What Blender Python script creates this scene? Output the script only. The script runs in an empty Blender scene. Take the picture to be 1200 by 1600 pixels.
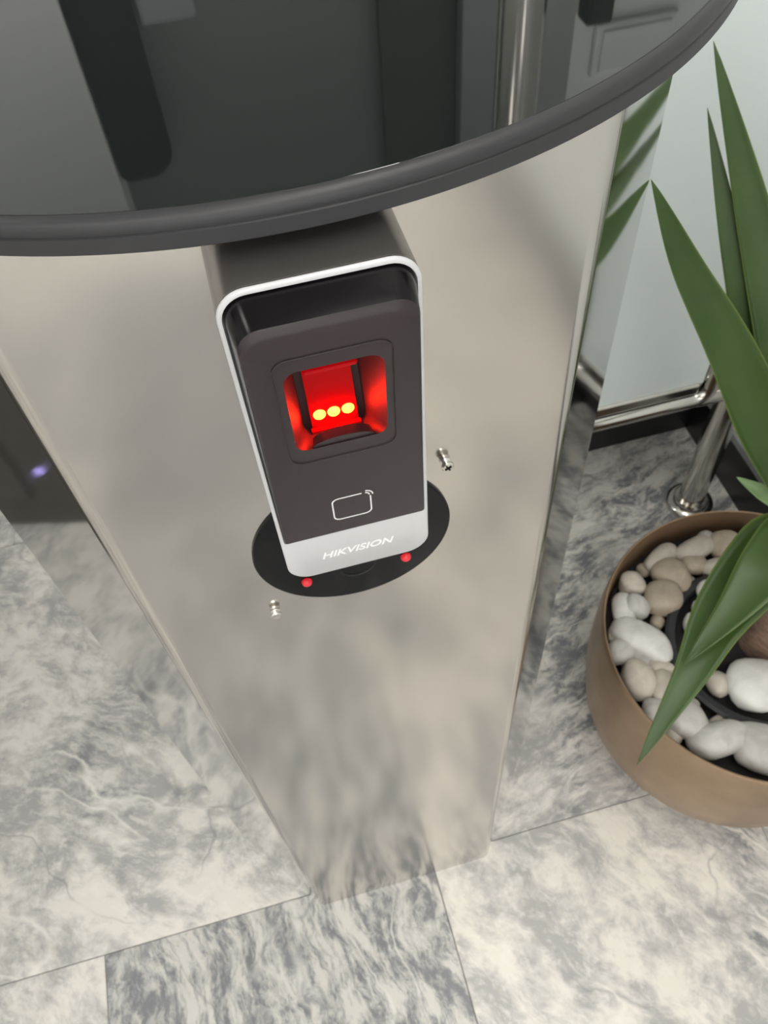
import bpy, bmesh, math, random
from mathutils import Vector, Matrix, noise
random.seed(7)
S = bpy.context.scene
COL = S.collection

# ------------------------------------------------------------------ camera
cd = bpy.data.cameras.new('camera'); cam = bpy.data.objects.new('camera', cd); COL.objects.link(cam)
cd.sensor_fit = 'VERTICAL'; cd.sensor_height = 24.0; cd.lens = 1296.03 / 1600.0 * 24.0
cd.clip_start = 0.02; cd.clip_end = 60
RX = (0.9654, -0.2395, 0.1032); RY = (-0.2545, -0.7794, 0.5725); RZ = (-0.0566, -0.5789, -0.8134)
cam.matrix_world = Matrix(((RX[0], -RX[1], -RX[2], -0.0267),
                           (RY[0], -RY[1], -RY[2], -0.2668),
                           (RZ[0], -RZ[1], -RZ[2], 1.3045), (0, 0, 0, 1)))
S.camera = cam
cd.dof.use_dof = True; cd.dof.focus_distance = 0.30; cd.dof.aperture_fstop = 20.0

# ------------------------------------------------------------------ world, lights, exposure
w = bpy.data.worlds.new('world'); S.world = w; w.use_nodes = True
w.node_tree.nodes['Background'].inputs[0].default_value = (1.0, 0.98, 0.95, 1)
w.node_tree.nodes['Background'].inputs[1].default_value = 1.7
S.view_settings.view_transform = 'Standard'; S.view_settings.look = 'None'
S.view_settings.gamma = 1.0; S.view_settings.use_curve_mapping = False
S.view_settings.exposure = 0.40

# ------------------------------------------------------------------ node helpers / materials
def new_mat(name):
    m = bpy.data.materials.new(name); m.use_nodes = True
    nt = m.node_tree; b = nt.nodes['Principled BSDF']
    return m, nt, b
def N(nt, t, **kw):
    n = nt.nodes.new(t)
    for k, v in kw.items(): setattr(n, k, v)
    return n
def mixc(nt, fac, a, b, blend='MIX'):
    n = N(nt, 'ShaderNodeMix', data_type='RGBA', blend_type=blend)
    for sock, v in ((n.inputs[0], fac), (n.inputs[6], a), (n.inputs[7], b)):
        if isinstance(v, bpy.types.NodeSocket): nt.links.new(v, sock)
        elif isinstance(v, (int, float)): sock.default_value = v
        else: sock.default_value = (*v, 1)
    return n.outputs[2]
def ramp(nt, src, stops):
    n = N(nt, 'ShaderNodeValToRGB')
    while len(n.color_ramp.elements) < len(stops): n.color_ramp.elements.new(0.5)
    for e, (p, c) in zip(n.color_ramp.elements, stops):
        e.position = p; e.color = (c, c, c, 1) if isinstance(c, (int, float)) else (*c, 1)
    nt.links.new(src, n.inputs[0]); return n.outputs[0]
def mth(nt, op, a, b=None):
    n = N(nt, 'ShaderNodeMath', operation=op)
    for i, v in enumerate((a, b)):
        if v is None: continue
        if isinstance(v, bpy.types.NodeSocket): nt.links.new(v, n.inputs[i])
        else: n.inputs[i].default_value = v
    return n.outputs[0]
def noise_tex(nt, vec, scale, detail=4, rough=0.55, dist=0.0):
    n = N(nt, 'ShaderNodeTexNoise'); n.inputs['Scale'].default_value = scale
    n.inputs['Detail'].default_value = detail; n.inputs['Roughness'].default_value = rough
    n.inputs['Distortion'].default_value = dist
    if vec is not None: nt.links.new(vec, n.inputs['Vector'])
    return n.outputs[0]
def bump(nt, b, h, strength, dist=0.001):
    n = N(nt, 'ShaderNodeBump'); n.inputs['Strength'].default_value = strength; n.inputs['Distance'].default_value = dist
    nt.links.new(h, n.inputs['Height']); nt.links.new(n.outputs[0], b.inputs['Normal'])
def objvec(nt, sc=(1, 1, 1)):
    t = N(nt, 'ShaderNodeTexCoord'); mp = N(nt, 'ShaderNodeMapping'); mp.inputs['Scale'].default_value = sc
    nt.links.new(t.outputs['Object'], mp.inputs[0]); return mp.outputs[0]
def simple(name, col, rough=0.5, metal=0.0, spec=0.5, var=0.0, vscale=30, coat=0.0):
    m, nt, b = new_mat(name)
    b.inputs['Roughness'].default_value = rough; b.inputs['Metallic'].default_value = metal
    b.inputs['Specular IOR Level'].default_value = spec; b.inputs['Coat Weight'].default_value = coat
    v = objvec(nt); n = noise_tex(nt, v, vscale)
    c = mixc(nt, n, tuple(x * (1 - var) for x in col), tuple(min(1, x * (1 + var)) for x in col))
    nt.links.new(c, b.inputs['Base Color'])
    return m

MAT = {}
# satin stainless steel
m, nt, b = new_mat('satin_steel')
v = objvec(nt, (1, 1, 140)); n1 = noise_tex(nt, v, 6, 3); v2 = objvec(nt, (2, 2, 1)); n2 = noise_tex(nt, v2, 3.2, 4, .6)
b.inputs['Metallic'].default_value = 1
nt.links.new(mixc(nt, n2, (.54, .518, .49), (.64, .612, .575)), b.inputs['Base Color'])
nt.links.new(mth(nt, 'ADD', mth(nt, 'MULTIPLY', n2, .10), .105), b.inputs['Roughness'])
b.inputs['Anisotropic'].default_value = .55; tg = N(nt, 'ShaderNodeTangent', direction_type='RADIAL', axis='Z'); nt.links.new(tg.outputs[0], b.inputs['Tangent']); MAT['satin'] = m
# polished steel
m, nt, b = new_mat('polished_steel'); b.inputs['Metallic'].default_value = 1
n2 = noise_tex(nt, objvec(nt, (1, 1, .6)), 5, 2)
nt.links.new(mixc(nt, n2, (.60, .60, .585), (.64, .635, .62)), b.inputs['Base Color']); b.inputs['Roughness'].default_value = .05
bump(nt, b, n2, .05, .004); MAT['mirror'] = m
m, nt, b = new_mat('chrome_tube'); b.inputs['Metallic'].default_value = 1
n2 = noise_tex(nt, objvec(nt), 40, 2)
nt.links.new(mixc(nt, n2, (.62, .60, .56), (.70, .68, .64)), b.inputs['Base Color']); b.inputs['Roughness'].default_value = .14; MAT['chrome'] = m
# marble: tile object colour = (amount of grey streaks, turn, seed)
m, nt, b = new_mat('marble')
oi = N(nt, 'ShaderNodeObjectInfo'); sep = N(nt, 'ShaderNodeSeparateColor'); nt.links.new(oi.outputs['Color'], sep.inputs[0])
tc = N(nt, 'ShaderNodeTexCoord')
rot = N(nt, 'ShaderNodeVectorRotate', rotation_type='Z_AXIS'); nt.links.new(tc.outputs['Object'], rot.inputs['Vector'])
nt.links.new(mth(nt, 'MULTIPLY', sep.outputs[1], math.pi), rot.inputs['Angle'])
cmb = N(nt, 'ShaderNodeCombineXYZ')
for i, k in enumerate((37.0, 61.0, 13.0)): nt.links.new(mth(nt, 'MULTIPLY', sep.outputs[2], k), cmb.inputs[i])
add = N(nt, 'ShaderNodeVectorMath', operation='ADD'); nt.links.new(rot.outputs[0], add.inputs[0]); nt.links.new(cmb.outputs[0], add.inputs[1])
P0 = add.outputs[0]
# warp
wn = N(nt, 'ShaderNodeTexNoise'); wn.inputs['Scale'].default_value = 6; wn.inputs['Detail'].default_value = 5; nt.links.new(P0, wn.inputs['Vector'])
ws = N(nt, 'ShaderNodeVectorMath', operation='MULTIPLY_ADD'); nt.links.new(wn.outputs['Color'], ws.inputs[0]); ws.inputs[1].default_value = (.09, .09, .09); nt.links.new(P0, ws.inputs[2])
PW = ws.outputs[0]
def stretched(sx, sy):
    mp = N(nt, 'ShaderNodeMapping'); mp.inputs['Scale'].default_value = (sx, sy, 1); nt.links.new(PW, mp.inputs[0]); return mp.outputs[0]
amt = sep.outputs[0]
big = noise_tex(nt, P0, 3.6, 4, .6)
med = noise_tex(nt, stretched(1.6, 1), 9, 9, .70)
sk = noise_tex(nt, stretched(3.2, 1), 13, 9, .72)
sk2 = noise_tex(nt, stretched(1.8, 1), 45, 6, .7)
calm = mixc(nt, ramp(nt, med, ((.42, 0.0), (.58, 1.0))), (.74, .715, .66), (.40, .396, .385))
calm = mixc(nt, mth(nt, 'MULTIPLY', ramp(nt, sk2, ((.50, 0.0), (.66, 1.0))), .6), calm, (.80, .78, .73))
streak = mixc(nt, ramp(nt, sk, ((.42, 0.0), (.545, 1.0))), (.70, .68, .63), (.20, .208, .222))
streak = mixc(nt, mth(nt, 'MULTIPLY', ramp(nt, sk2, ((.48, 0.0), (.62, 1.0))), .55), streak, (.74, .72, .67))
msk = ramp(nt, mth(nt, 'ADD', big, mth(nt, 'MULTIPLY', mth(nt, 'SUBTRACT', amt, .5), .45)), ((.47, 0.0), (.60, 1.0)))
c = mixc(nt, msk, calm, streak)
rid1 = mth(nt, 'ABSOLUTE', mth(nt, 'SUBTRACT', noise_tex(nt, stretched(1.6, 1), 3.2, 2, .5), .5))
patch = mth(nt, 'MULTIPLY', ramp(nt, noise_tex(nt, P0, 5.0, 3, .5), ((.46, 0.0), (.58, 1.0))), .45)
c = mixc(nt, mth(nt, 'MULTIPLY', ramp(nt, rid1, ((.0, 1.0), (.007, 0.0))), patch), c, (.17, .175, .19))
rid2 = mth(nt, 'ABSOLUTE', mth(nt, 'SUBTRACT', noise_tex(nt, stretched(2.6, .7), 3.5, 2, .5), .46))
c = mixc(nt, mth(nt, 'MULTIPLY', mth(nt, 'MULTIPLY', ramp(nt, rid2, ((.0, 1.0), (.014, 0.0))), ramp(nt, big, ((.45, 0.0), (.6, 1.0)))), .8), c, (.84, .82, .76))
c = mixc(nt, ramp(nt, amt, ((.93, 0.0), (1.0, .55))), c, (.20, .21, .225))
nt.links.new(c, b.inputs['Base Color']); b.inputs['Roughness'].default_value = .32; b.inputs['Specular IOR Level'].default_value = .4
MAT['marble'] = m
MAT['grout'] = simple('grout', (.20, .19, .18), .9, var=.2)
MAT['black_gloss'] = simple('black_gloss_plastic', (.004, .004, .005), .10, spec=.16, var=.2)
MAT['dark_plate'] = simple('brown_black_plastic', (.024, .017, .019), .34, spec=.4, var=.06, vscale=400)
MAT['housing'] = simple('grey_housing', (.24, .225, .215), .26, metal=.8, var=.06)
MAT['bezel'] = simple('piano_black', (.003, .002, .003), .2, spec=.2)
MAT['silver'] = simple('silver_plastic', (.56, .56, .575), .38, metal=.1, spec=.5, var=.03, vscale=300)
MAT['recess'] = simple('recess_plastic', (.045, .026, .026), .5, spec=.15)
MAT['lettering'] = simple('pale_lettering', (.80, .80, .81), .35)
MAT['icon'] = simple('white_icon_line', (.75, .75, .76), .5)
MAT['rim'] = simple('dark_grey_rim', (.023, .023, .026), .42, var=.12, vscale=60)
MAT['underside'] = simple('lid_underside', (.05, .05, .052), .6)
m, nt, b = new_mat('smoked_glass'); n2 = noise_tex(nt, objvec(nt), 3, 2)
nt.links.new(mixc(nt, n2, (.006, .0085, .008), (.009, .0115, .011)), b.inputs['Base Color'])
b.inputs['Roughness'].default_value = .025; b.inputs['IOR'].default_value = 1.62; MAT['lidglass'] = m
m, nt, b = new_mat('frosted_glass'); n2 = noise_tex(nt, objvec(nt), 2, 3)
nt.links.new(mixc(nt, n2, (.80, .88, .87), (.84, .91, .90)), b.inputs['Base Color'])
b.inputs['Roughness'].default_value = .28; b.inputs['Transmission Weight'].default_value = .25; b.inputs['IOR'].default_value = 1.3; b.inputs['Coat Weight'].default_value = .6; b.inputs['Coat Roughness'].default_value = .06
MAT['frost'] = m
MAT['wall'] = simple('white_wall_paint', (.80, .82, .81), .6, var=.02, vscale=4)
MAT['far_wall'] = simple('far_wall_paint', (.22, .235, .23), .6, var=.05, vscale=2)
MAT['dark_wall'] = simple('dark_cladding', (.075, .07, .068), .4, var=.1, vscale=3)
MAT['black_base'] = simple('black_skirting', (.010, .010, .012), .3, var=.2)
MAT['grey_trim'] = simple('grey_trim', (.32, .34, .35), .4)
MAT['ceiling'] = simple('ceiling_paint', (.78, .78, .77), .7)
MAT['bronze'] = None
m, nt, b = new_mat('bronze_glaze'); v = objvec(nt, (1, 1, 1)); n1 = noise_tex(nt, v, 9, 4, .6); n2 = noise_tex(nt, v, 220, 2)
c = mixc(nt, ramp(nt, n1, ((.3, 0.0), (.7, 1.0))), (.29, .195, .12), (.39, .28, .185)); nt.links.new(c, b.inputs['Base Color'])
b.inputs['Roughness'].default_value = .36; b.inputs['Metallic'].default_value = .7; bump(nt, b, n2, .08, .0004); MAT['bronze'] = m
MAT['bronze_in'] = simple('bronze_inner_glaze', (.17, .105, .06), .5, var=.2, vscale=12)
MAT['soil'] = simple('dark_soil', (.018, .016, .015), .95, var=.5, vscale=160)
MAT['inner_pot'] = simple('black_pot_rubber', (.016, .018, .021), .45, var=.3, vscale=60)
def stone_mat(name, a, bcol, rough=.42):
    m, nt, b = new_mat(name); oi = N(nt, 'ShaderNodeObjectInfo'); v = objvec(nt)
    ad = N(nt, 'ShaderNodeVectorMath', operation='ADD'); nt.links.new(v, ad.inputs[0]); nt.links.new(oi.outputs['Location'], ad.inputs[1])
    n1 = noise_tex(nt, ad.outputs[0], 45, 5, .6, .6); c = mixc(nt, ramp(nt, n1, ((.35, 0.0), (.65, 1.0))), a, bcol)
    nt.links.new(c, b.inputs['Base Color']); b.inputs['Roughness'].default_value = rough; bump(nt, b, n1, .12, .002); return m
MAT['st_white'] = stone_mat('white_pebble', (.72, .71, .68), (.60, .59, .56), .3)
MAT['st_cream'] = stone_mat('cream_pebble', (.56, .515, .445), (.43, .39, .33))
MAT['st_beige'] = stone_mat('beige_pebble', (.46, .39, .305), (.35, .29, .22))
MAT['st_grey'] = stone_mat('pale_grey_pebble', (.55, .535, .50), (.42, .405, .375))
m, nt, b = new_mat('leaf_green'); v = objvec(nt, (1, 1, 1))
at = N(nt, 'ShaderNodeAttribute', attribute_name='uvx'); n1 = noise_tex(nt, v, 14, 3)
edge = ramp(nt, at.outputs['Fac'], ((.0, 1.0), (.045, .0)))
c = mixc(nt, n1, (.020, .050, .008), (.048, .092, .016)); c = mixc(nt, mth(nt, 'MULTIPLY', edge, .7), c, (.17, .23, .06)); nt.links.new(c, b.inputs['Base Color'])
b.inputs['Roughness'].default_value = .42; b.inputs['Subsurface Weight'].default_value = 0; b.inputs['Specular IOR Level'].default_value = .45
MAT['leaf'] = m
MAT['leaf_pale'] = simple('pale_leaf', (.17, .27, .11), .45, var=.2, vscale=40)
m, nt, b = new_mat('cane_bark'); v = objvec(nt, (1, 1, 2)); n1 = noise_tex(nt, v, 60, 5, .7)
nt.links.new(mixc(nt, ramp(nt, n1, ((.35, 0.0), (.65, 1.0))), (.13, .075, .05), (.30, .20, .145)), b.inputs['Base Color']); b.inputs['Roughness'].default_value = .8
bump(nt, b, n1, .6, .002); MAT['bark'] = m
def emis(name, col, st, base=(.2, .01, .01)):
    m, nt, b = new_mat(name); b.inputs['Base Color'].default_value = (*base, 1)
    b.inputs['Emission Color'].default_value = (*col, 1); b.inputs['Emission Strength'].default_value = st; b.inputs['Roughness'].default_value = .2
    return m
MAT['led'] = emis('red_diode', (1.0, .0125, .0016), 110)
MAT['sensor'] = emis('red_lit_prism', (1.0, .004, .006), .16, (.22, .003, .004)); MAT['sensor'].node_tree.nodes['Principled BSDF'].inputs['Specular IOR Level'].default_value = .05
MAT['pilot'] = emis('red_pilot_light', (1.0, .03, .04), .25, (.4, .012, .02))
MAT['panel_light'] = emis('panel_diffuser', (1.0, .965, .915), 7.6, (.9, .9, .9))
MAT['violet'] = emis('violet_strip', (.40, .30, 1.0), .8, (.4, .4, .5))
MAT['charcoal'] = simple('charcoal_laminate', (.085, .077, .073), .45, var=.1)
MAT['dark_black'] = simple('dull_black', (.008, .009, .009), .6)

# ------------------------------------------------------------------ mesh helpers
def tag(o, label=None, cat=None, group=None, kind=None):
    if label: o['label'] = label
    if cat: o['category'] = cat
    if group: o['group'] = group
    if kind: o['kind'] = kind
    return o
ORG = {}
def thing(name, label, cat, loc=(0, 0, 0), group=None):
    o = bpy.data.objects.new(name, None); COL.objects.link(o); o.location = loc; o.empty_display_size = .05
    ORG[o] = Vector(loc); return tag(o, label, cat, group)
def mk(name, vf, mat, parent=None, smooth=True, origin=None, sharp=35, label=None):
    """vf in world coordinates; children are stored relative to their thing's base"""
    verts, faces = vf
    if parent is not None: org = ORG[parent]
    else: org = Vector(origin) if origin else Vector((0, 0, 0))
    me = bpy.data.meshes.new(name); me.from_pydata([tuple(Vector(v) - org) for v in verts], [], faces)
    bm = bmesh.new(); bm.from_mesh(me); bmesh.ops.remove_doubles(bm, verts=bm.verts, dist=1e-6)
    bmesh.ops.recalc_face_normals(bm, faces=bm.faces)
    if smooth:
        for f in bm.faces: f.smooth = True
        for e in bm.edges:
            if len(e.link_faces) == 2 and e.calc_face_angle(0) > math.radians(sharp): e.smooth = False
    bm.to_mesh(me); bm.free()
    me.materials.append(MAT[mat] if isinstance(mat, str) else mat)
    o = bpy.data.objects.new(name, me); COL.objects.link(o)
    if parent is not None: o.parent = parent; ORG[o] = org
    else: o.location = org; ORG[o] = org
    if label: o['label'] = label
    return o
def join(*vfs):
    V, F = [], []
    for v, f in vfs:
        k = len(V); V += list(v); F += [tuple(i + k for i in q) for q in f]
    return V, F
def box(x0, x1, y0, y1, z0, z1):
    V = [(x, y, z) for z in (z0, z1) for y in (y0, y1) for x in (x0, x1)]
    return V, [(0, 2, 3, 1), (4, 5, 7, 6), (0, 1, 5, 4), (2, 6, 7, 3), (0, 4, 6, 2), (1, 3, 7, 5)]
def bbox(x0, x1, y0, y1, z0, z1, r=.002, seg=2):
    bm = bmesh.new(); V, F = box(x0, x1, y0, y1, z0, z1); vs = [bm.verts.new(v) for v in V]
    for f in F: bm.faces.new([vs[i] for i in f])
    bmesh.ops.bevel(bm, geom=bm.edges[:], offset=r, segments=seg, affect='EDGES', profile=.5)
    bm.verts.index_update(); out = ([tuple(v.co) for v in bm.verts], [tuple(v.index for v in f.verts) for f in bm.faces]); bm.free(); return out
def lathe(prof, n=96, c=(0, 0, 0), cap0=False, cap1=False):
    V, F = [], []
    for r, z in prof:
        for k in range(n):
            a = 2 * math.pi * k / n; V.append((c[0] + r * math.cos(a), c[1] + r * math.sin(a), c[2] + z))
    for i in range(len(prof) - 1):
        for k in range(n):
            k2 = (k + 1) % n; F.append((i * n + k, i * n + k2, (i + 1) * n + k2, (i + 1) * n + k))
    if cap0: F.append(tuple(range(n))[::-1])
    if cap1: F.append(tuple((len(prof) - 1) * n + k for k in range(n)))
    return V, F
def loft(loops, cap0=True, cap1=True, closed=True):
    n = len(loops[0]); V = [p for L in loops for p in L]; F = []
    for i in range(len(loops) - 1):
        for k in range(n if closed else n - 1):
            k2 = (k + 1) % n; F.append((i * n + k, i * n + k2, (i + 1) * n + k2, (i + 1) * n + k))
    if cap0: F.append(tuple(range(n))[::-1])
    if cap1: F.append(tuple((len(loops) - 1) * n + k for k in range(n)))
    return V, F
def rrect(x0, x1, z0, z1, r, n=7):
    """rounded rectangle, r = (bl, br, tr, tl)"""
    if not isinstance(r, (tuple, list)): r = (r,) * 4
    out = []
    for (cx, cz, a0, rr) in ((x0 + r[0], z0 + r[0], 180, r[0]), (x1 - r[1], z0 + r[1], 270, r[1]), (x1 - r[2], z1 - r[2], 0, r[2]), (x0 + r[3], z1 - r[3], 90, r[3])):
        for k in range(n):
            a = math.radians(a0 + 90 * k / (n - 1)); out.append((cx + rr * math.cos(a), cz + rr * math.sin(a)))
    return out
def tube(pts, r, n=20, caps=True):
    pts = [Vector(p) for p in pts]; V, F = [], []
    t0 = (pts[1] - pts[0]).normalized(); up = Vector((0, 0, 1)) if abs(t0.z) < .9 else Vector((1, 0, 0))
    u = t0.cross(up).normalized()
    for i, p in enumerate(pts):
        t = (pts[min(i + 1, len(pts) - 1)] - pts[max(i - 1, 0)]).normalized()
        u = (u - t * u.dot(t)).normalized(); v = t.cross(u)
        rr = r[i] if isinstance(r, (list, tuple)) else r
        for k in range(n):
            a = 2 * math.pi * k / n; V.append(tuple(p + u * (rr * math.cos(a)) + v * (rr * math.sin(a))))
    for i in range(len(pts) - 1):
        for k in range(n):
            k2 = (k + 1) % n; F.append((i * n + k, i * n + k2, (i + 1) * n + k2, (i + 1) * n + k))
    if caps: F.append(tuple(range(n))[::-1]); F.append(tuple((len(pts) - 1) * n + k for k in range(n)))
    return V, F
def ycyl(cx, cz, prof, n=32):
    """turned about an axis along Y: prof = [(radius, y)]"""
    V, F = lathe(prof, n, (0, 0, 0), True, True)
    return [(cx + x, z, cz + y) for x, y, z in V], F
def fill_hole(outer, inner):
    bm = bmesh.new(); es = []
    for L in (outer, inner):
        vs = [bm.verts.new(p) for p in L]
        es += [bm.edges.new((vs[i], vs[(i + 1) % len(vs)])) for i in range(len(vs))]
    bmesh.ops.triangle_fill(bm, use_beauty=True, use_dissolve=False, edges=es)
    bm.verts.index_update(); out = ([tuple(v.co) for v in bm.verts], [tuple(v.index for v in f.verts) for f in bm.faces]); bm.free(); return out

# ------------------------------------------------------------------ the setting
FX0, FX1, FY0, FY1 = -2.6, 2.6, -4.0, 2.35
floor = mk('floor', box(FX0, FX1, FY0, FY1, -.06, -.0012), 'grout', smooth=False); tag(floor, 'grey veined marble tile floor', 'floor', kind='structure')
TW, TL, TX, TY = .485, .768, .045, .0195
tile_me = {}
look = {  # (column, row): streaks, turn, seed
    (-1, -1): (.955, .94, .13), (0, -1): (.45, .80, .41), (-1, 0): (.34, .66, .77), (-2, 0): (.45, .70, .29), (-2, -1): (.55, .80, .57),
    (-1, -2): (1.0, .1, .35), (-2, -2): (.9, .2, .81), (0, -2): (.1, .7, .15), (1, -2): (.1, .5, .55),  # unseen row, toned dark left and pale right to shade the steel's reflection
    (0, 0): (.62, .40, .91), (1, 0): (.5, .35, .22), (1, -1): (.35, .7, .66)}
for j in range(-6, 5):
    wd = TW if j < 0 else 2 * TW; xs0 = TX if j < 0 else .012
    me = None
    for i in range(-6, 6):
        x0 = xs0 + i * wd; y0 = TY + j * TL
        if x0 + wd > FX1 or x0 < FX0 or y0 < FY0 or y0 + TL > FY1: continue
        if (wd not in tile_me):
            t = mk('tile', bbox(.0006, wd - .0006, .0006, TL - .0006, -.012, 0, .0008, 1), 'marble', smooth=False); tile_me[wd] = t.data
        else:
            t = bpy.data.objects.new('tile', tile_me[wd]); COL.objects.link(t)
        t.parent = floor; t.location = (x0, y0, 0)
        c = look.get((i, j), (random.uniform(.25, .7), random.random(), random.random())); t.color = (*c, 1)
WR, WB = .790, .686
ceil_z = 3.15
mkS = lambda name, vf, mat, label, cat: tag(mk(name, vf, mat, smooth=False), label, cat, kind='structure')
mkS('wall_right', box(WR, WR + .12, -2.4, WB + .12, 0, ceil_z), 'wall', 'white painted wall behind the potted plant', 'wall')
mkS('wall_back', box(.43, WR, WB, WB + .12, 0, ceil_z), 'wall', 'white wall behind the frosted glass panel', 'wall')
mkS('wall_far', box(FX0, FX1, 2.20, 2.32, 0, ceil_z), 'far_wall', 'grey far wall seen only in the glass lid', 'wall')
mkS('wall_left', box(FX0, FX0 + .1, FY0, 2.20, 0, ceil_z), 'wall', 'white wall far to the left', 'wall')
mkS('ceiling', box(FX0, FX1, FY0, FY1, ceil_z, ceil_z + .1), 'ceiling', 'white ceiling', 'ceiling')
mkS('baseboard_back', bbox(.43, WR, WB - .012, WB, 0, .105, .002), 'black_base', 'black skirting under the white back wall', 'skirting')
mkS('baseboard_right', bbox(WR - .012, WR, -2.4, WB - .012, 0, .108, .002), 'black_base', 'black skirting along the right wall', 'skirting')
mkS('trim_1', bbox(WR - .016, WR, -2.4, WB - .012, .108, .128, .003), 'grey_trim', 'grey strip above the black skirting', 'trim')
mkS('trim_2', bbox(WR - .012, WR, -2.4, WB - .012, .128, .162, .004), 'wall', 'white strip above the grey trim', 'trim')

# unseen ceiling light panels; last two added to brighten the right side and glass
for (x, y) in ((-.3, -1.5), (-1.6, -1.5), (-1.6, .9), (-.3, -3.0), (1.5, -3.1), (.42, -.9), (.42, .05)):
    L = thing('ceiling_light', 'unseen square white light panel set in the ceiling', 'light', (x, y, ceil_z - .012), 'ceiling light panels')
    fr = fill_hole([(x + a * .31, y + b_ * .31, ceil_z - .012) for a, b_ in ((-1, -1), (1, -1), (1, 1), (-1, 1))], [(x + a * .29, y + b_ * .29, ceil_z - .012) for a, b_ in ((-1, -1), (1, -1), (1, 1), (-1, 1))])
    mk('frame', join(*[box(x + a - p, x + a + p, y + c_ - q, y + c_ + q, ceil_z - .014, ceil_z) for a, c_, p, q in ((-.3, 0, .01, .31), (.3, 0, .01, .31), (0, -.3, .31, .01), (0, .3, .31, .01))]), 'grey_trim', L, False)
    mk('diffuser', box(x - .29, x + .29, y - .29, y + .29, ceil_z - .009, ceil_z - .003), 'panel_light', L, False)

# ------------------------------------------------------------------ turnstile pedestal
A = math.radians(52.34); SL = .157
W2 = .1247; BX = W2 + SL * math.cos(A); BY = SL * math.sin(A); CY = .2418; LZ = 1.1360
ped = thing('turnstile_pedestal', 'brushed steel turnstile pedestal with round smoked glass lid', 'turnstile', (0, CY, 0))
br = .011
def bend(cx, cy, a0, a1, n=6):
    return [(cx + br * math.cos(math.radians(a0 + (a1 - a0) * k / n)), cy + br * math.sin(math.radians(a0 + (a1 - a0) * k / n))) for k in range(n + 1)]
deg = math.degrees(A); tl = br * math.tan(A / 2)
arcR = bend(W2 - tl, br, -90, -90 + deg); arcL = [(-x, y) for x, y in arcR][::-1]
front = arcL + arcR
F = loft([[(x, y, 0) for x, y in front], [(x, y, LZ) for x, y in front]], False, False, False)
mk('front_panel', F, 'satin', ped, sharp=60)
pts = [arcR[-1], (BX, BY), (BX, 2 * CY - BY), (W2, 2 * CY), (-W2, 2 * CY), (-BX, 2 * CY - BY), (-BX, BY), arcL[0]]
for a_, b_ in zip(pts[:-1], pts[1:]):
    d = Vector((b_[0] - a_[0], b_[1] - a_[1])).normalized(); inn = Vector((-d.y, d.x)) * .0015; g = d * .0003
    q = [(a_[0] + g.x, a_[1] + g.y), (b_[0] - g.x, b_[1] - g.y), (b_[0] - g.x + inn.x, b_[1] - g.y + inn.y), (a_[0] + g.x + inn.x, a_[1] + g.y + inn.y)]
    mk('side_panel', loft([[(x, y, 0) for x, y in q], [(x, y, LZ) for x, y in q]]), 'mirror', ped, False)
mk('top_plate', loft([[(x * .985, .003 + (y - .003) * .985, LZ - .003) for x, y in front + pts[1:-1]], [(x * .985, .003 + (y - .003) * .985, LZ - .0005) for x, y in front + pts[1:-1]]]), 'satin', ped, False)
RL = .2720
lid = mk('lid', lathe([(.0, .0), (RL - .004, .0), (RL - .004, .0105), (.0, .0105)], 160, (0, CY, LZ)), 'underside', ped)
mk('rim', lathe([(RL - .006, .0003), (RL - .0015, .0), (RL, .0012), (RL, .0070), (RL - .0007, .0075), (RL - .0007, .0081), (RL, .0086), (RL + .0002, .0110), (RL - .0006, .0124), (RL - .0020, .0134), (RL - .0042, .0137), (RL - .0045, .0120)], 220, (0, CY, LZ)), 'rim', lid)
mk('glass_top', lathe([(.0, .0105), (RL - .0044, .0105), (RL - .0044, .0128), (RL - .0052, .0133), (.0, .0133)], 220, (0, CY, LZ)), 'lidglass', lid, sharp=20)
# black cover plate on the front
DX, DZ, DR = .0015, .907, .0583
plate = mk('cover_plate', ycyl(DX, DZ, [(.001, -.00001), (DR, -.00001), (DR, -.0014), (DR - .0008, -.0022), (.001, -.0022)], 96), 'black_gloss', ped)
mk('plate_ring', ycyl(DX, DZ - .024, [(.012, -.002), (.012, -.0029), (.0105, -.0031), (.010, -.0026), (.001, -.0026)], 40), 'black_gloss', plate)
for sx in (-1, 1):
    x, z = .0008 + sx * .0308, .878
    mk('pilot_light', ycyl(x, z, [(.0032, -.002), (.0032, -.0032), (.0027, -.0046), (.0016, -.0054), (.0004, -.0057)], 18), 'pilot', plate, label='small red pilot light')
def screw(x, z, ln, slot):
    pr = [(.0032, .0), (.0032, -.0008), (.0021, -.001)]
    y = -.001
    while y > -ln + .003:
        pr += [(.0029, y - .0004), (.0025, y - .0008)]; y -= .0008
    pr += [(.0030, y - .0002), (.0034, y - .0007), (.0034, y - .0020), (.0028, y - .0027), (.0004, y - .0029)]
    s = mk('screw', ycyl(x, z, pr, 20), 'chrome', ped, label='small bright steel screw')
    if slot:
        for ang in (30, 120):
            c_, s_ = math.cos(math.radians(ang)) * .0020, math.sin(math.radians(ang)) * .0020
            px, pz = -s_ * .2, c_ * .2
            yy = y - .0030
            V = [(x + a * c_ + b_ * px, yy + h, z + a * s_ + b_ * pz) for h in (0, -.0003) for a, b_ in ((-1, -1), (1, -1), (1, 1), (-1, 1))]
            mk('slot', (V, [(0, 1, 2, 3), (4, 7, 6, 5), (0, 4, 5, 1), (1, 5, 6, 2), (2, 6, 7, 3), (3, 7, 4, 0)]), 'black_gloss', s, False)
screw(.0570, .9590, .0060, True); screw(-.0535, .8510, .0052, False)

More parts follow.
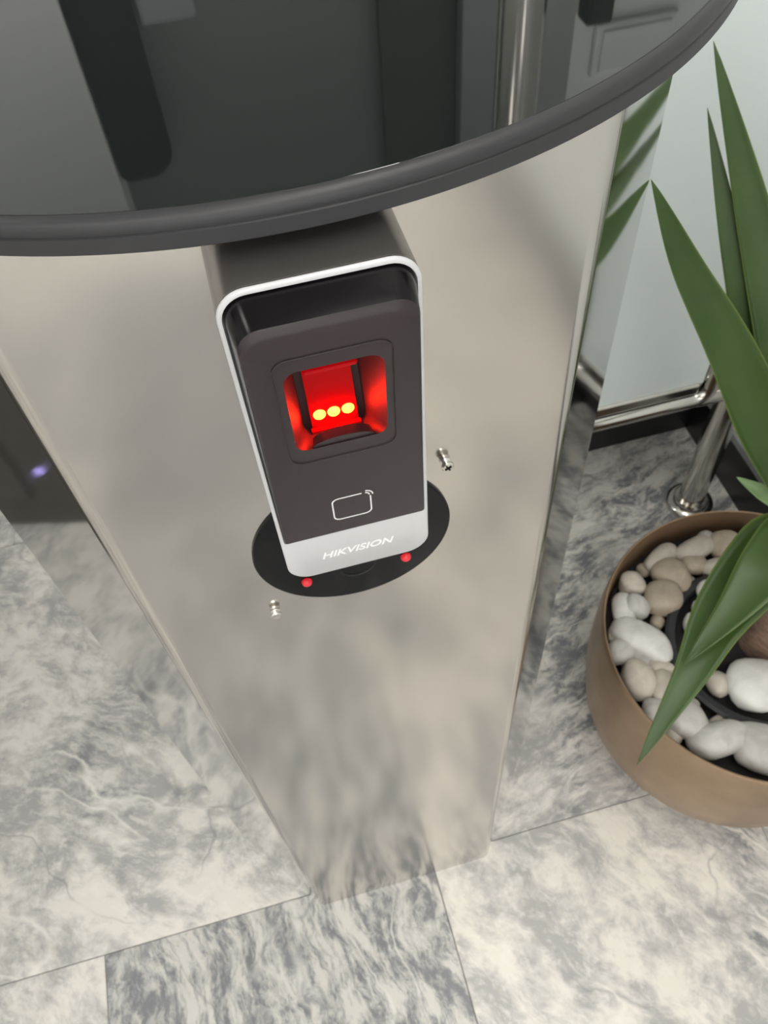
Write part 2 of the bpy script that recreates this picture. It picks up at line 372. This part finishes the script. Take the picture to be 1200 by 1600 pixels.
# ------------------------------------------------------------------ fingerprint reader
X0 = -.0010; HW = .0360; Z0, Z1 = .9475, 1.1285; YF = -.0435
rd = thing('fingerprint_reader', 'dark fingerprint and card reader with glowing red sensor on steel face', 'fingerprint reader', (X0, 0, Z0))
def L3(o2, y): return [(x, y, z) for x, z in o2]
o_out = rrect(X0 - HW, X0 + HW, Z0, Z1, .0115, 9)
o_in1 = rrect(X0 - HW + .0012, X0 + HW - .0012, Z0 + .0012, Z1 - .0012, .0105, 9)
hole = rrect(X0 - .026, X0 + .026, 1.036, 1.106, .004, 9)
mk('housing', join(loft([L3(o_out, -.0024), L3(o_out, -.0412), L3(o_in1, -.0416), L3(o_in1, -.0420)], True, False), fill_hole(L3(o_in1, -.0420), L3(hole, -.0420))), 'housing', rd)
mk('mounting_plate', bbox(X0 - .030, X0 + .030, -.0024, -.0001, .972, 1.122, .0005, 1), 'black_gloss', rd, False)
# silver frame with its broad bottom strip
zb = .9805
op = rrect(X0 - HW + .0017, X0 + HW - .0017, zb, Z1 - .0019, (.0018, .0018, .0098, .0098), 9)
op2 = rrect(X0 - HW + .0021, X0 + HW - .0021, zb + .0004, Z1 - .0023, (.0016, .0016, .0094, .0094), 9)
o_f = rrect(X0 - HW + .0006, X0 + HW - .0006, Z0 + .0006, Z1 - .0006, .0110, 9)
fr = join(loft([L3(o_out, -.0420), L3(o_out, YF + .0006), L3(o_f, YF)], False, False), fill_hole(L3(o_f, YF), L3(op, YF)), loft([L3(op, YF), L3(op2, -.0420)], False, False), fill_hole(L3(o_out, -.0420), L3(op2, -.0420)))
frame = mk('front_frame', fr, 'silver', rd, sharp=50, label='silver frame with broad bottom strip')
# raised dark cover, proud at the top and running flush at the bottom
def yfront(z): return -.0446 - (.0580 - .0446) * (z - .983) / (1.118 - .983)
def oc(ins, top, zbot):
    a = rrect(X0 - HW + .0022, X0 + HW - .0022, zb + .0006, Z1 - .0024, (.0014, .0014, .0092, .0092), 9)
    out = []
    for x, z in a:
        k = (z - zb) / (Z1 - zb); hw = HW - .0026; s = 1 - ins * (k ** .8) / hw
        out.append((X0 + (x - X0) * s, zbot + (z - zb) * ((top - zbot) / (Z1 - .0028 - zb))))
    return out
base_o = oc(0, Z1 - .0028, zb + .0006)
r1 = oc(.0022, 1.1215, zb + .0009); r2 = oc(.0029, 1.1200, zb + .0012); r3 = oc(.0040, 1.1178, zb + .0020)
lp = [L3(base_o, -.0421), L3(base_o, YF + .0008), [(x, yfront(z) + .0022 * min(1, (z - zb) / .08), z) for x, z in r1], [(x, yfront(z) + .0007 * min(1, (z - zb) / .05), z) for x, z in r2], [(x, yfront(z), z) for x, z in r3]]
win = rrect(X0 - .0192, X0 + .0180, 1.0525, 1.1000, (.0050, .0050, .0060, .0060), 9)
win3 = [(x, yfront(z), z) for x, z in win]
mk('bezel', loft(lp[:3], False, False), 'bezel', rd, sharp=30)
cover = mk('cover', join(loft(lp[2:], False, False), fill_hole(lp[-1], win3)), 'dark_plate', rd, sharp=30)
# faint raised border round the sensor window
ro = [(x, yfront(z) - .0004, z) for x, z in rrect(X0 - .0225, X0 + .0213, 1.0440, 1.1070, .006, 9)]
mk('window_ridge', tube(ro + [ro[0]], .00022, 6, False), 'dark_plate', cover)
# recess
def back_pt(x, z):
    k = (z - 1.0525) / (1.1000 - 1.0525); s = .70
    return (X0 - .0006 + (x - X0 + .0006) * s, -.0335 + .0115 * k, 1.0440 + k * .0530)
mid3 = [((x + back_pt(x, z)[0]) * .5 + (X0 - .0006 - x) * .02, (yfront(z) + back_pt(x, z)[1]) * .5, (z + back_pt(x, z)[2]) * .5 - .0006) for x, z in win]
rec = loft([win3, mid3, [back_pt(x, z) for x, z in win]], False, True)
mk('sensor_recess', rec, 'recess', cover, sharp=40)
# lit sensor prism
SC = X0 - .0006
def bp(x, k, off): return (SC + x, -.0335 + .0115 * k - off, 1.0440 + k * .0530)
V = [bp(sx * .0098, k, off) for off in (.0002, .0030) for k in (.03, .93) for sx in (-1, 1)]
sens = mk('sensor_prism', (V, [(0, 2, 3, 1), (4, 5, 7, 6), (0, 1, 5, 4), (2, 6, 7, 3), (0, 4, 6, 2), (1, 3, 7, 5)]), 'sensor', cover, False, label='red lit sensor window')
V2 = [bp(sx * .0105, k, off) for off in (.0028, .0050) for k in (.00, .055) for sx in (-1, 1)]
mk('sensor_lip', (V2, [(0, 2, 3, 1), (4, 5, 7, 6), (0, 1, 5, 4), (2, 6, 7, 3), (0, 4, 6, 2), (1, 3, 7, 5)]), 'sensor', cover, False)
for k in (-1, 0, 1):
    c = Vector(bp(k * .0060, .17, .0030)); V, Fq = lathe([(.0027, 0), (.0026, .0006), (.0018, .0014), (.0003, .0018)], 16, (0, 0, 0), True, True)
    mk('diode', ([(c.x + x, c.y - z, c.z + y) for x, y, z in V], Fq), 'led', sens, label='glowing diode')
zz = 1.0950; yy = yfront(zz) + .0036  # glowing bar in place of the red reflection along the recess top edge
mk('edge_reflection', tube([(X0 - .0118, yy, zz), (X0 - .0108, yy, zz), (X0 + .0078, yy, zz), (X0 + .0088, yy, zz)], [.0004, .0012, .0012, .0004], 10), 'sensor', cover, label='red glowing bar standing in for the reflection on the recess top edge')
# finger rest at the foot of the window
fr_ = []
for k in range(25):
    a = math.pi * k / 24; fr_.append((X0 + .0128 * math.cos(a), 1.0528 + .0042 * math.sin(a)))
mk('finger_rest', loft([[(x, yfront(z) + .0006, z - .0006) for x, z in fr_], [(X0 + (x - X0) * .93, yfront(z) + .0060 + .10 * (z - 1.0532), z - .0015) for x, z in fr_]]), 'dark_plate', cover)
# card icon
def ribbon(p2, hw, yf, off=-.0002, closed=False):
    V, F = [], []; n = len(p2)
    for i, (x, z) in enumerate(p2):
        a = p2[(i - 1) % n] if (closed or i > 0) else p2[i]; c_ = p2[(i + 1) % n] if (closed or i < n - 1) else p2[i]
        d = Vector((c_[0] - a[0], c_[1] - a[1])).normalized(); nx, nz = -d.y * hw, d.x * hw
        for s in (-1, 1): V.append((x + s * nx, yf(z + s * nz) + off, z + s * nz))
        for s in (-1, 1): V.append((x + s * nx, yf(z + s * nz) + .0002, z + s * nz))
    for i in range(n if closed else n - 1):
        a, b_ = i * 4, ((i + 1) % n) * 4; F += [(a, a + 1, b_ + 1, b_), (a + 2, b_ + 2, b_ + 3, a + 3), (a, b_, b_ + 2, a + 2), (a + 1, a + 3, b_ + 3, b_ + 1)]
    return V, F
ic = rrect(X0 - .0090, X0 + .0085, .9932, 1.0110, .0030, 7)
tr = [p for p in ic]  # open at the top right corner
k0 = 2 * 7; ic_open = ic[k0 + 7:] + ic[:k0]
ic_open = [(X0 + .0046, 1.0110)] + ic_open + [(X0 + .0085, 1.0078)]
parts = [ribbon(ic_open, .00032, yfront)]
for rr in (.0020, .0036):
    parts.append(ribbon([(X0 + .0060 + rr * math.cos(math.radians(q)), 1.0088 + rr * math.sin(math.radians(q))) for q in range(-5, 100, 15)], .00032, yfront))
mk('card_icon', join(*parts), 'icon', cover, False, label='white card outline with radio waves')
# lettering on the strip
tcu = bpy.data.curves.new('lettering_curve', 'FONT'); tcu.body = 'HIKVISION'; tcu.size = .0072; tcu.shear = .28; tcu.align_x = 'CENTER'; tcu.align_y = 'CENTER'; tcu.extrude = .00012; tcu.offset = .00012
tob = bpy.data.objects.new('lettering_tmp', tcu); COL.objects.link(tob); bpy.context.view_layer.update()
tme = bpy.data.meshes.new_from_object(tob.evaluated_get(bpy.context.evaluated_depsgraph_get())); bpy.data.objects.remove(tob)
xs = [v.co.x for v in tme.vertices]; ys = [v.co.y for v in tme.vertices]; sx = .0365 / (max(xs) - min(xs)); sy = .0051 / (max(ys) - min(ys)); mx = (max(xs) + min(xs)) / 2; my = (max(ys) + min(ys)) / 2
VV = [(X0 + (v.co.x - mx) * sx, YF - .00005 - v.co.z, .9632 + (v.co.y - my) * sy) for v in tme.vertices]
mk('lettering', (VV, [tuple(p.vertices) for p in tme.polygons]), 'lettering', frame, False, label='pale raised maker lettering')

# ------------------------------------------------------------------ railing: post, tube frame, frosted panel
PX, PY = .700, .503
po = thing('railing_post', 'round steel railing post standing on a floor flange behind the planter', 'post', (PX, PY, 0))
mk('tube', lathe([(.0235, .0), (.0235, 1.10)], 48, (PX, PY, 0), True, True), 'chrome', po)
mk('flange', lathe([(.044, .0), (.044, .004), (.042, .0075), (.036, .0105), (.034, .0105), (.0335, .008), (.031, .008), (.0305, .016), (.028, .0195), (.0237, .0195), (.0237, .004)], 56, (PX, PY, 0)), 'chrome', po)
mk('cap', lathe([(.0245, 1.096), (.0245, 1.104), (.020, 1.112), (.008, 1.116), (.0005, 1.1165)], 40, (PX, PY, 0)), 'chrome', po)
GX0, GX1 = .300, .6600
gp = thing('glass_railing', 'frosted pale glass panel in a steel tube frame left of the post', 'glass panel', (.48, PY, .29))
zt = .3095; rt = .0150
path = [(GX0, PY, zt), (GX1 - .04, PY, zt)] + [(GX1 - .04 + .028 * math.sin(math.radians(q)), PY, zt + .028 - .028 * math.cos(math.radians(q))) for q in (20, 40, 60, 80)] + [(GX1 - .012, PY, zt + .03), (GX1 - .012, PY, 1.08)]
mk('frame_tube', tube(path, rt, 24), 'chrome', gp)
mk('bracket', tube([(GX1 - .03, PY, zt - .002), (PX - .0232, PY, zt - .002)], .0145, 20), 'chrome', gp)
mk('gasket', box(GX0, GX1 - .027, PY - .006, PY + .006, zt + .0125, zt + .0225), 'black_base', gp, False)
mk('glass_channel', bbox(GX0, GX1 - .036, PY - .010, PY + .010, zt + .0205, zt + .041, .003, 2), 'chrome', gp, False)
mk('glass_pane', bbox(GX0, GX1 - .029, PY - .005, PY + .005, zt + .0385, 1.06, .001, 1), 'frost', gp, False)
mk('top_tube', tube([(GX0, PY, 1.072), (GX1 - .012, PY, 1.072)], rt, 24), 'chrome', gp)
mk('end_tube', tube([(GX0, PY, .0), (GX0, PY, 1.087)], .018, 24), 'chrome', gp)
# tall pole mirrored in the lid
tp = thing('tall_pole', 'tall steel pole behind the pedestal, mirrored in its glass lid', 'pole', (.352, .66, 0))
mk('tube', lathe([(.027, .004), (.027, 2.5)], 40, (.352, .66, 0), True, True), 'chrome', tp)
mk('flange', lathe([(.055, .0), (.055, .006), (.028, .012)], 40, (.352, .66, 0), True, False), 'chrome', tp)

# ------------------------------------------------------------------ planter
PCX, PCY, PH, PR_ = .532, .114, .280, .2035
pl = thing('planter', 'bronze brown round bowl planter filled with white pebbles', 'planter', (PCX, PCY, 0))
prof_o = [(.100, .0), (.124, .003), (.155, .014), (.182, .038), (.1985, .078), (.2055, .130), (.2065, .185), (.2070, .235), (.2045, .268), (PR_, .2775), (.2020, .2800), (.2000, .2795)]
mk('bowl', lathe(prof_o, 128, (PCX, PCY, 0), True, False), 'bronze', pl)
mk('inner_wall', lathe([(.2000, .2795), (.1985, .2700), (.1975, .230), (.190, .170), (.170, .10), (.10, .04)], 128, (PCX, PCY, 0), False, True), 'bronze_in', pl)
so = []; nr_, na = 14, 48
V = [(PCX, PCY, .232)]
for i in range(1, nr_ + 1):
    for k in range(na):
        r = .1955 * i / nr_; a = 2 * math.pi * k / na; p = (PCX + r * math.cos(a), PCY + r * math.sin(a))
        V.append((*p, .230 + .006 * noise.noise(Vector((p[0] * 40, p[1] * 40, 3.1)))))
Fs = [(0, 1 + k, 1 + (k + 1) % na) for k in range(na)]
for i in range(nr_ - 1):
    for k in range(na): Fs.append((1 + i * na + k, 1 + (i + 1) * na + k, 1 + (i + 1) * na + (k + 1) % na, 1 + i * na + (k + 1) % na))
mk('soil', (V, Fs), 'soil', pl)
IPX, IPY, IPR = .540, .110, .1150
ip = mk('inner_pot_rim', lathe([(IPR - .003, .20), (IPR, .240), (IPR + .007, .2465), (IPR + .008, .2500), (IPR + .004, .2530), (IPR - .004, .2525), (IPR - .0065, .248), (IPR - .0085, .20)], 96, (IPX, IPY, 0)), 'inner_pot', pl, label='black plastic rim of the inner pot')

def stone(x, y, z, a, b_, h, ang, mat, label, seed, group='pebbles in the planter'):
    bm = bmesh.new(); bmesh.ops.create_icosphere(bm, subdivisions=3, radius=1)
    sv = Vector((seed * 3.7, seed * 1.3, seed * 7.1)); ca, sa = math.cos(math.radians(ang)), math.sin(math.radians(ang))
    for v in bm.verts:
        p = v.co.copy(); d = 1 + .20 * noise.noise(p * .9 + sv) + .06 * noise.noise(p * 2.1 + sv)
        q = Vector((math.copysign(abs(p.x) ** .86, p.x), math.copysign(abs(p.y) ** .86, p.y), math.copysign(abs(p.z) ** .9, p.z))) * d
        X, Y = q.x * a, q.y * b_; v.co = (X * ca - Y * sa, X * sa + Y * ca, q.z * h)
    for f in bm.faces: f.smooth = True
    me = bpy.data.meshes.new('pebble'); bm.to_mesh(me); bm.free(); me.materials.append(MAT[mat])
    o = bpy.data.objects.new('pebble', me); COL.objects.link(o); o.location = (x, y, z); return tag(o, label, 'stone', group)
ST = [
 (.475, .280, .0268, .0150, 20, 'st_cream', 'cream elongated pebble at the back left against the bowl wall'),
 (.530, .274, .0297, .0172, 15, 'st_cream', 'cream oval pebble at the back, second from the green leaf'),
 (.573, .265, .0215, .0217, -17, 'st_beige', 'round sandy pebble at the back touching the big leaf'),
 (.417, .245, .0185, .0182, -17, 'st_cream', 'small round cream pebble left of the beige pair'),
 (.375, .217, .0150, .0258, -17, 'st_white', 'bright white upright pebble at the left wall of the bowl'),
 (.405, .209, .0185, .0180, -41, 'st_grey', 'small grey white pebble right of the bright white one'),
 (.476, .243, .0273, .0221, -54, 'st_beige', 'upper of two large beige pebbles left of the black rim'),
 (.447, .211, .0242, .0241, -17, 'st_beige', 'lower of two large beige pebbles left of the black rim'),
 (.516, .252, .0193, .0143, -17, 'st_beige', 'small beige pebble under the back row'),
 (.545, .236, .0214, .0139, -5, 'st_cream', 'flat cream pebble just outside the black rim at the back'),
 (.390, .160, .0396, .0230, -52, 'st_white', 'largest long white pebble lying diagonally on the left side'),
 (.352, .153, .0180, .0164, -16, 'st_grey', 'grey round pebble below the long white pebble'),
 (.378, .133, .0149, .0108, -34, 'st_grey', 'small flat pebble wedged under the long white pebble'),
 (.350, .106, .0202, .0275, -1, 'st_cream', 'large cream oval pebble at the lower left wall'),
 (.374, .107, .0120, .0139, -16, 'st_grey', 'small grey pebble right of the large cream oval one'),
 (.400, .116, .0161, .0114, -16, 'st_cream', 'small cream pebble near the black rim at mid left'),
 (.389, .085, .0165, .0264, -16, 'st_cream', 'tall cream pebble left of the drooping leaf'),
 (.361, .056, .0180, .0192, -16, 'st_grey', 'pale pebble under the leaf near the front wall'),
 (.399, .037, .0233, .0237, 13, 'st_grey', 'rounded grey pebble right of the drooping leaf tip'),
 (.424, .004, .0350, .0207, -1, 'st_grey', 'broad pale grey pebble at the front of the bowl'),
 (.468, -.021, .0300, .0310, -16, 'st_grey', 'largest pale grey pebble at the front wall'),
 (.494, -.055, .0177, .0110, -6, 'st_cream', 'small flat pebble at the very front under the rim'),
 (.520, .206, .0186, .0149, 5, 'st_white', 'white pebble inside the black rim at the back'),
 (.494, .186, .0107, .0093, -17, 'st_white', 'tiny white pebble inside the black rim beside the leaf'),
 (.472, .164, .0131, .0150, -16, 'st_white', 'white pebble inside the black rim at the left'),
 (.462, .140, .0088, .0098, -16, 'st_cream', 'tiny cream pebble inside the black rim at the left'),
 (.463, .074, .0135, .0163, 4, 'st_cream', 'small cream pebble inside the black rim right of the leaf'),
 (.505, .057, .0347, .0351, -16, 'st_white', 'biggest bright white pebble inside the black rim'),
 (.349, .183, .0079, .0140, -16, 'st_cream', 'tiny pebble squeezed against the left bowl wall'),
 (.374, .026, .0113, .0090, -50, 'st_cream', 'tiny pebble at the front wall under the leaf tip'),
 (.552, .285, .014, .012, 40, 'st_grey', 'small grey pebble between the two back row pebbles'), (.62, .262, .024, .018, 10, 'st_cream', None), (.665, .225, .022, .018, 60, 'st_grey', None),
 (.690, .17, .022, .018, 80, 'st_cream', None), (.695, .11, .024, .017, 95, 'st_grey', None), (.68, .05, .022, .02, 110, 'st_white', None), (.64, .0, .024, .018, 140, 'st_cream', None),
 (.59, -.035, .024, .02, 160, 'st_grey', None), (.535, -.045, .026, .02, 0, 'st_white', 'white pebble at the front wall beside the largest grey one'), (.58, .05, .025, .02, 30, 'st_white', 'white pebble inside the black rim in front of the cane'), (.61, .14, .02, .018, 70, 'st_cream', None)]
GAP = [(.402, .232, 'st_grey'), (.430, .185, 'st_beige'), (.425, .135, 'st_grey'), (.412, .100, 'st_cream'), (.418, .060, 'st_grey'), (.500, .232, 'st_grey'), (.448, .268, 'st_beige'), (.395, .065, 'st_grey'), (.440, .028, 'st_cream'), (.362, .132, 'st_beige'), (.485, .120, 'st_grey'), (.545, .180, 'st_beige')]
for i, (x, y, a, b_, ang, mt, lb) in enumerate(ST):
    a *= 1.10; b_ *= 1.10
    h = min(.020, .75 * min(a, b_) + .003)
    z = .237 + h * .80
    dx, dy = x - PCX, y - PCY; rr = math.hypot(dx, dy); lim = .1955 - max(a, b_) * .86
    if rr > lim: x, y = PCX + dx * lim / rr, PCY + dy * lim / rr
    stone(x, y, z, a, b_, h, ang, mt, lb or 'pebble far right in the planter behind the brown cane', i + 1)

for i, (x, y, mt) in enumerate(GAP):
    stone(x, y, .2395, .0115, .0095, .0085, i * 47, mt, 'small half hidden pebble in a gap between the larger ones', 60 + i, 'small pebbles between the larger ones')

# ------------------------------------------------------------------ plant
TXY = (.560, .118)
pt = thing('yucca_plant', 'green sword leaved plant on a brown cane in the bronze planter', 'plant', (TXY[0], TXY[1], .236))
tp_ = [(TXY[0] + .004 * math.sin(k), TXY[1] + .003 * math.cos(k * 1.3), .215 + .033 * k) for k in range(9)]
mk('trunk', tube(tp_, [.037, .036, .0335, .034, .032, .0325, .031, .030, .022], 24), 'bark', pt)
def leaf(ctrl, wmax, roll=(0, 0, 1), mat='leaf', fold=.22, prof=None, label=None, n=30):
    """ctrl: base ... tip (world); roll: rough facing of the upper side"""
    P = [Vector(p) for p in ctrl]
    def cr(t):
        s = t * (len(P) - 1); i = min(int(s), len(P) - 2); u = s - i
        p0 = P[max(i - 1, 0)] if i > 0 else P[0] * 2 - P[1]; p1, p2 = P[i], P[i + 1]; p3 = P[i + 2] if i + 2 < len(P) else P[-1] * 2 - P[-2]
        return .5 * ((2 * p1) + (p2 - p0) * u + (2 * p0 - 5 * p1 + 4 * p2 - p3) * u * u + (3 * p1 - p0 - 3 * p2 + p3) * u ** 3)
    V, F, U = [], [], []; m = 9; face = Vector(roll).normalized(); th = .0007
    for side in (1, -1):
        for i in range(n + 1):
            t = i / n; p = cr(t); d = (cr(min(1, t + .01)) - cr(max(0, t - .01))).normalized()
            nn = (face - d * face.dot(d)).normalized(); s = d.cross(nn)
            wd = wmax * (prof(t) if prof else (min(1, .55 + 1.3 * t) if t < .35 else 1) * min(1, ((1 - t) / .62)) ** .85) * .5 + .0002
            for k in range(m):
                u = -1 + 2 * k / (m - 1); V.append(tuple(p + s * (u * wd) + nn * (fold * wd * (u * u) * 1.0 + side * th * (1 - .8 * abs(u))))); U.append((1 - abs(u)) * .5)
    q = (n + 1) * m
    for i in range(n):
        for k in range(m - 1):
            a = i * m + k; F.append((a, a + 1, a + m + 1, a + m)); a += q; F.append((a, a + m, a + m + 1, a + 1))
        for k in (0, m - 1):
            a = i * m + k; F.append((a, a + m, a + m + q, a + q))
    F.append(tuple(range(m)) + tuple(q + k for k in range(m - 1, -1, -1))); a = n * m; F.append(tuple(a + k for k in range(m)) + tuple(q + a + k for k in range(m - 1, -1, -1)))
    me = bpy.data.meshes.new('leaf'); org = ORG[pt]; me.from_pydata([tuple(Vector(v) - org) for v in V], [], F)
    at = me.attributes.new('uvx', 'FLOAT', 'POINT'); at.data.foreach_set('value', U)
    bm = bmesh.new(); bm.from_mesh(me); bmesh.ops.recalc_face_normals(bm, faces=bm.faces)
    for f in bm.faces: f.smooth = True
    bm.to_mesh(me); bm.free(); me.materials.append(MAT[mat])
    o = bpy.data.objects.new('leaf', me); COL.objects.link(o); o.parent = pt
    if label: o['label'] = label
    return o
CR = (TXY[0], TXY[1], .50)
toc = (-.45, -.45, .75)
leaf([(.548, .122, .470), (.470, .160, .610), (.375, .172, .775), (.290, .160, .905), (.2255, .130, 1.008)], .050, toc, label='sword leaf whose tip nearly touches the steel side')
leaf([(.552, .128, .480), (.470, .200, .640), (.408, .252, .810), (.366, .295, .940)], .038, toc)
leaf([(.550, .120, .485), (.480, .195, .680), (.415, .255, .850), (.352, .289, .996)], .052, toc)
leaf([(.545, .112, .465), (.488, .098, .545), (.428, .080, .568), (.357, .040, .560), (.301, -.008, .546), (.2264, -.0661, .5189)], .080, (-.2, -.2, .95), label='broad leaf drooping over the front of the planter')
leaf([(.545, .112, .475), (.480, .095, .570), (.408, .060, .600), (.356, .030, .583), (.2945, -.002, .567)], .066, (-.35, -.1, .9), label='shorter leaf lying on the drooping leaf')
leaf([(.550, .118, .47), (.500, .140, .545), (.465, .158, .566), (.4441, .181, .5729)], .030, (-.1, -.75, .6), 'leaf_pale', .6, label='small curled pale green leaf')
for az, el, ln in ((20, 55, .45), (60, 40, .42), (100, 60, .5), (-30, 45, .45), (-70, 40, .40), (-110, 60, .42), (45, 75, .5)):
    a, e = math.radians(az), math.radians(el); d = Vector((math.cos(a) * math.cos(e), math.sin(a) * math.cos(e), math.sin(e)))
    lim = min(1.0, (WR - .03 - CR[0]) / max(1e-6, d.x * ln)) if d.x > 0 else 1.0
    p = Vector(CR); leaf([p + d * .01, p + d * ln * lim * .4 + Vector((0, 0, .02)), p + d * ln * lim * .75 + Vector((0, 0, .02)), p + d * ln * lim - Vector((0, 0, .02))], .045, (-math.cos(a) * .5, -math.sin(a) * .5, .8))

# ------------------------------------------------------------------ what the steel and the lid mirror, outside the picture
cb = thing('reception_cabinet', 'dark low cabinet left of the pedestal, mirrored in its side', 'cabinet', (-1.05, .75, 0))
mk('body', bbox(-1.30, -.82, .15, 1.35, .0, .92, .004), 'charcoal', cb, False)
mk('worktop', bbox(-1.31, -.81, .14, 1.36, .92, .95, .004), 'charcoal', cb, False)
for k in range(3): mk('door', bbox(-.822, -.812, .17 + .395 * k, .545 + .395 * k, .09, .90, .002), 'charcoal', cb, False)
mk('violet_lamp', bbox(-.8125, -.808, .507, .523, .17, .186, .002), 'violet', cb, False, label='small violet indicator lamp')
fp = thing('far_pillar', 'pale pillar by the far wall, mirrored in the glass lid', 'pillar', (-.65, 2.1, 0))
mk('shaft', bbox(-1.0, -.285, 2.02, 2.199, 0, ceil_z - .005, .006), 'wall', fp, False)
mk('plinth', bbox(-1.01, -.28, 2.01, 2.199, 0, .1, .004), 'black_base', fp, False)
sg = thing('black_screen', 'tall black round topped screen before the far wall', 'screen', (-.2, 2.08, 0))
o_ = rrect(-.280, -.118, .02, 2.36, (.02, .02, .085, .03), 10)
mk('board', loft([L3(o_, 2.05), L3(o_, 2.08)]), 'dark_black', sg, False)
mk('foot', bbox(-.277, -.08, 1.97, 2.15, 0, .025, .004), 'dark_black', sg, False)
wu = thing('wall_unit', 'grey wall unit above the far passage, mirrored in the lid', 'wall unit', (-.04, 2.1, 1.6))
mk('case', bbox(-.110, .035, 2.06, 2.199, 1.70, 1.965, .012), 'grey_trim', wu, False)
mk('bottom_grille', bbox(-.10, .025, 2.062, 2.19, 1.69, 1.70, .002), 'dark_black', wu, False)
dd = thing('far_door', 'dark tall door panel on the far wall, mirrored in the lid', 'door panel', (.64, 2.18, 0))
mk('leaf_panel', bbox(.535, .765, 2.165, 2.199, .01, 2.65, .003), 'dark_wall', dd, False)
mk('handle', tube([(.57, 2.165, 1.0), (.57, 2.13, 1.0), (.57, 2.13, 1.3), (.57, 2.165, 1.3)], .008, 10), 'chrome', dd)
pi = thing('far_pilaster', 'pale grey pilaster right of the dark far door', 'pilaster', (.84, 2.15, 0))
mk('shaft', bbox(.768, .93, 2.12, 2.199, 0, ceil_z - .005, .004), 'grey_trim', pi, False)
mk('plinth', bbox(.766, .932, 2.11, 2.199, 0, .1, .003), 'black_base', pi, False)
wb = thing('wall_box', 'small black box on the white back wall, mirrored in the lid', 'wall box', (.445, WB, 1.33))
mk('case', bbox(.431, .462, WB - .03, WB - .0005, 1.33, 1.462, .003), 'dark_black', wb, False)
mk('lid', bbox(.433, .460, WB - .034, WB - .03, 1.335, 1.457, .0015), 'dark_black', wb, False)
sp = thing('switch_plate', 'pale switch plate on the white back wall', 'switch plate', (.50, WB, 1.47))
mk('plate', bbox(.455, .560, WB - .010, WB - .0005, 1.472, 1.535, .003), 'wall', sp, False)
mk('rocker', bbox(.463, .552, WB - .013, WB - .0095, 1.479, 1.528, .002), 'wall', sp, False)
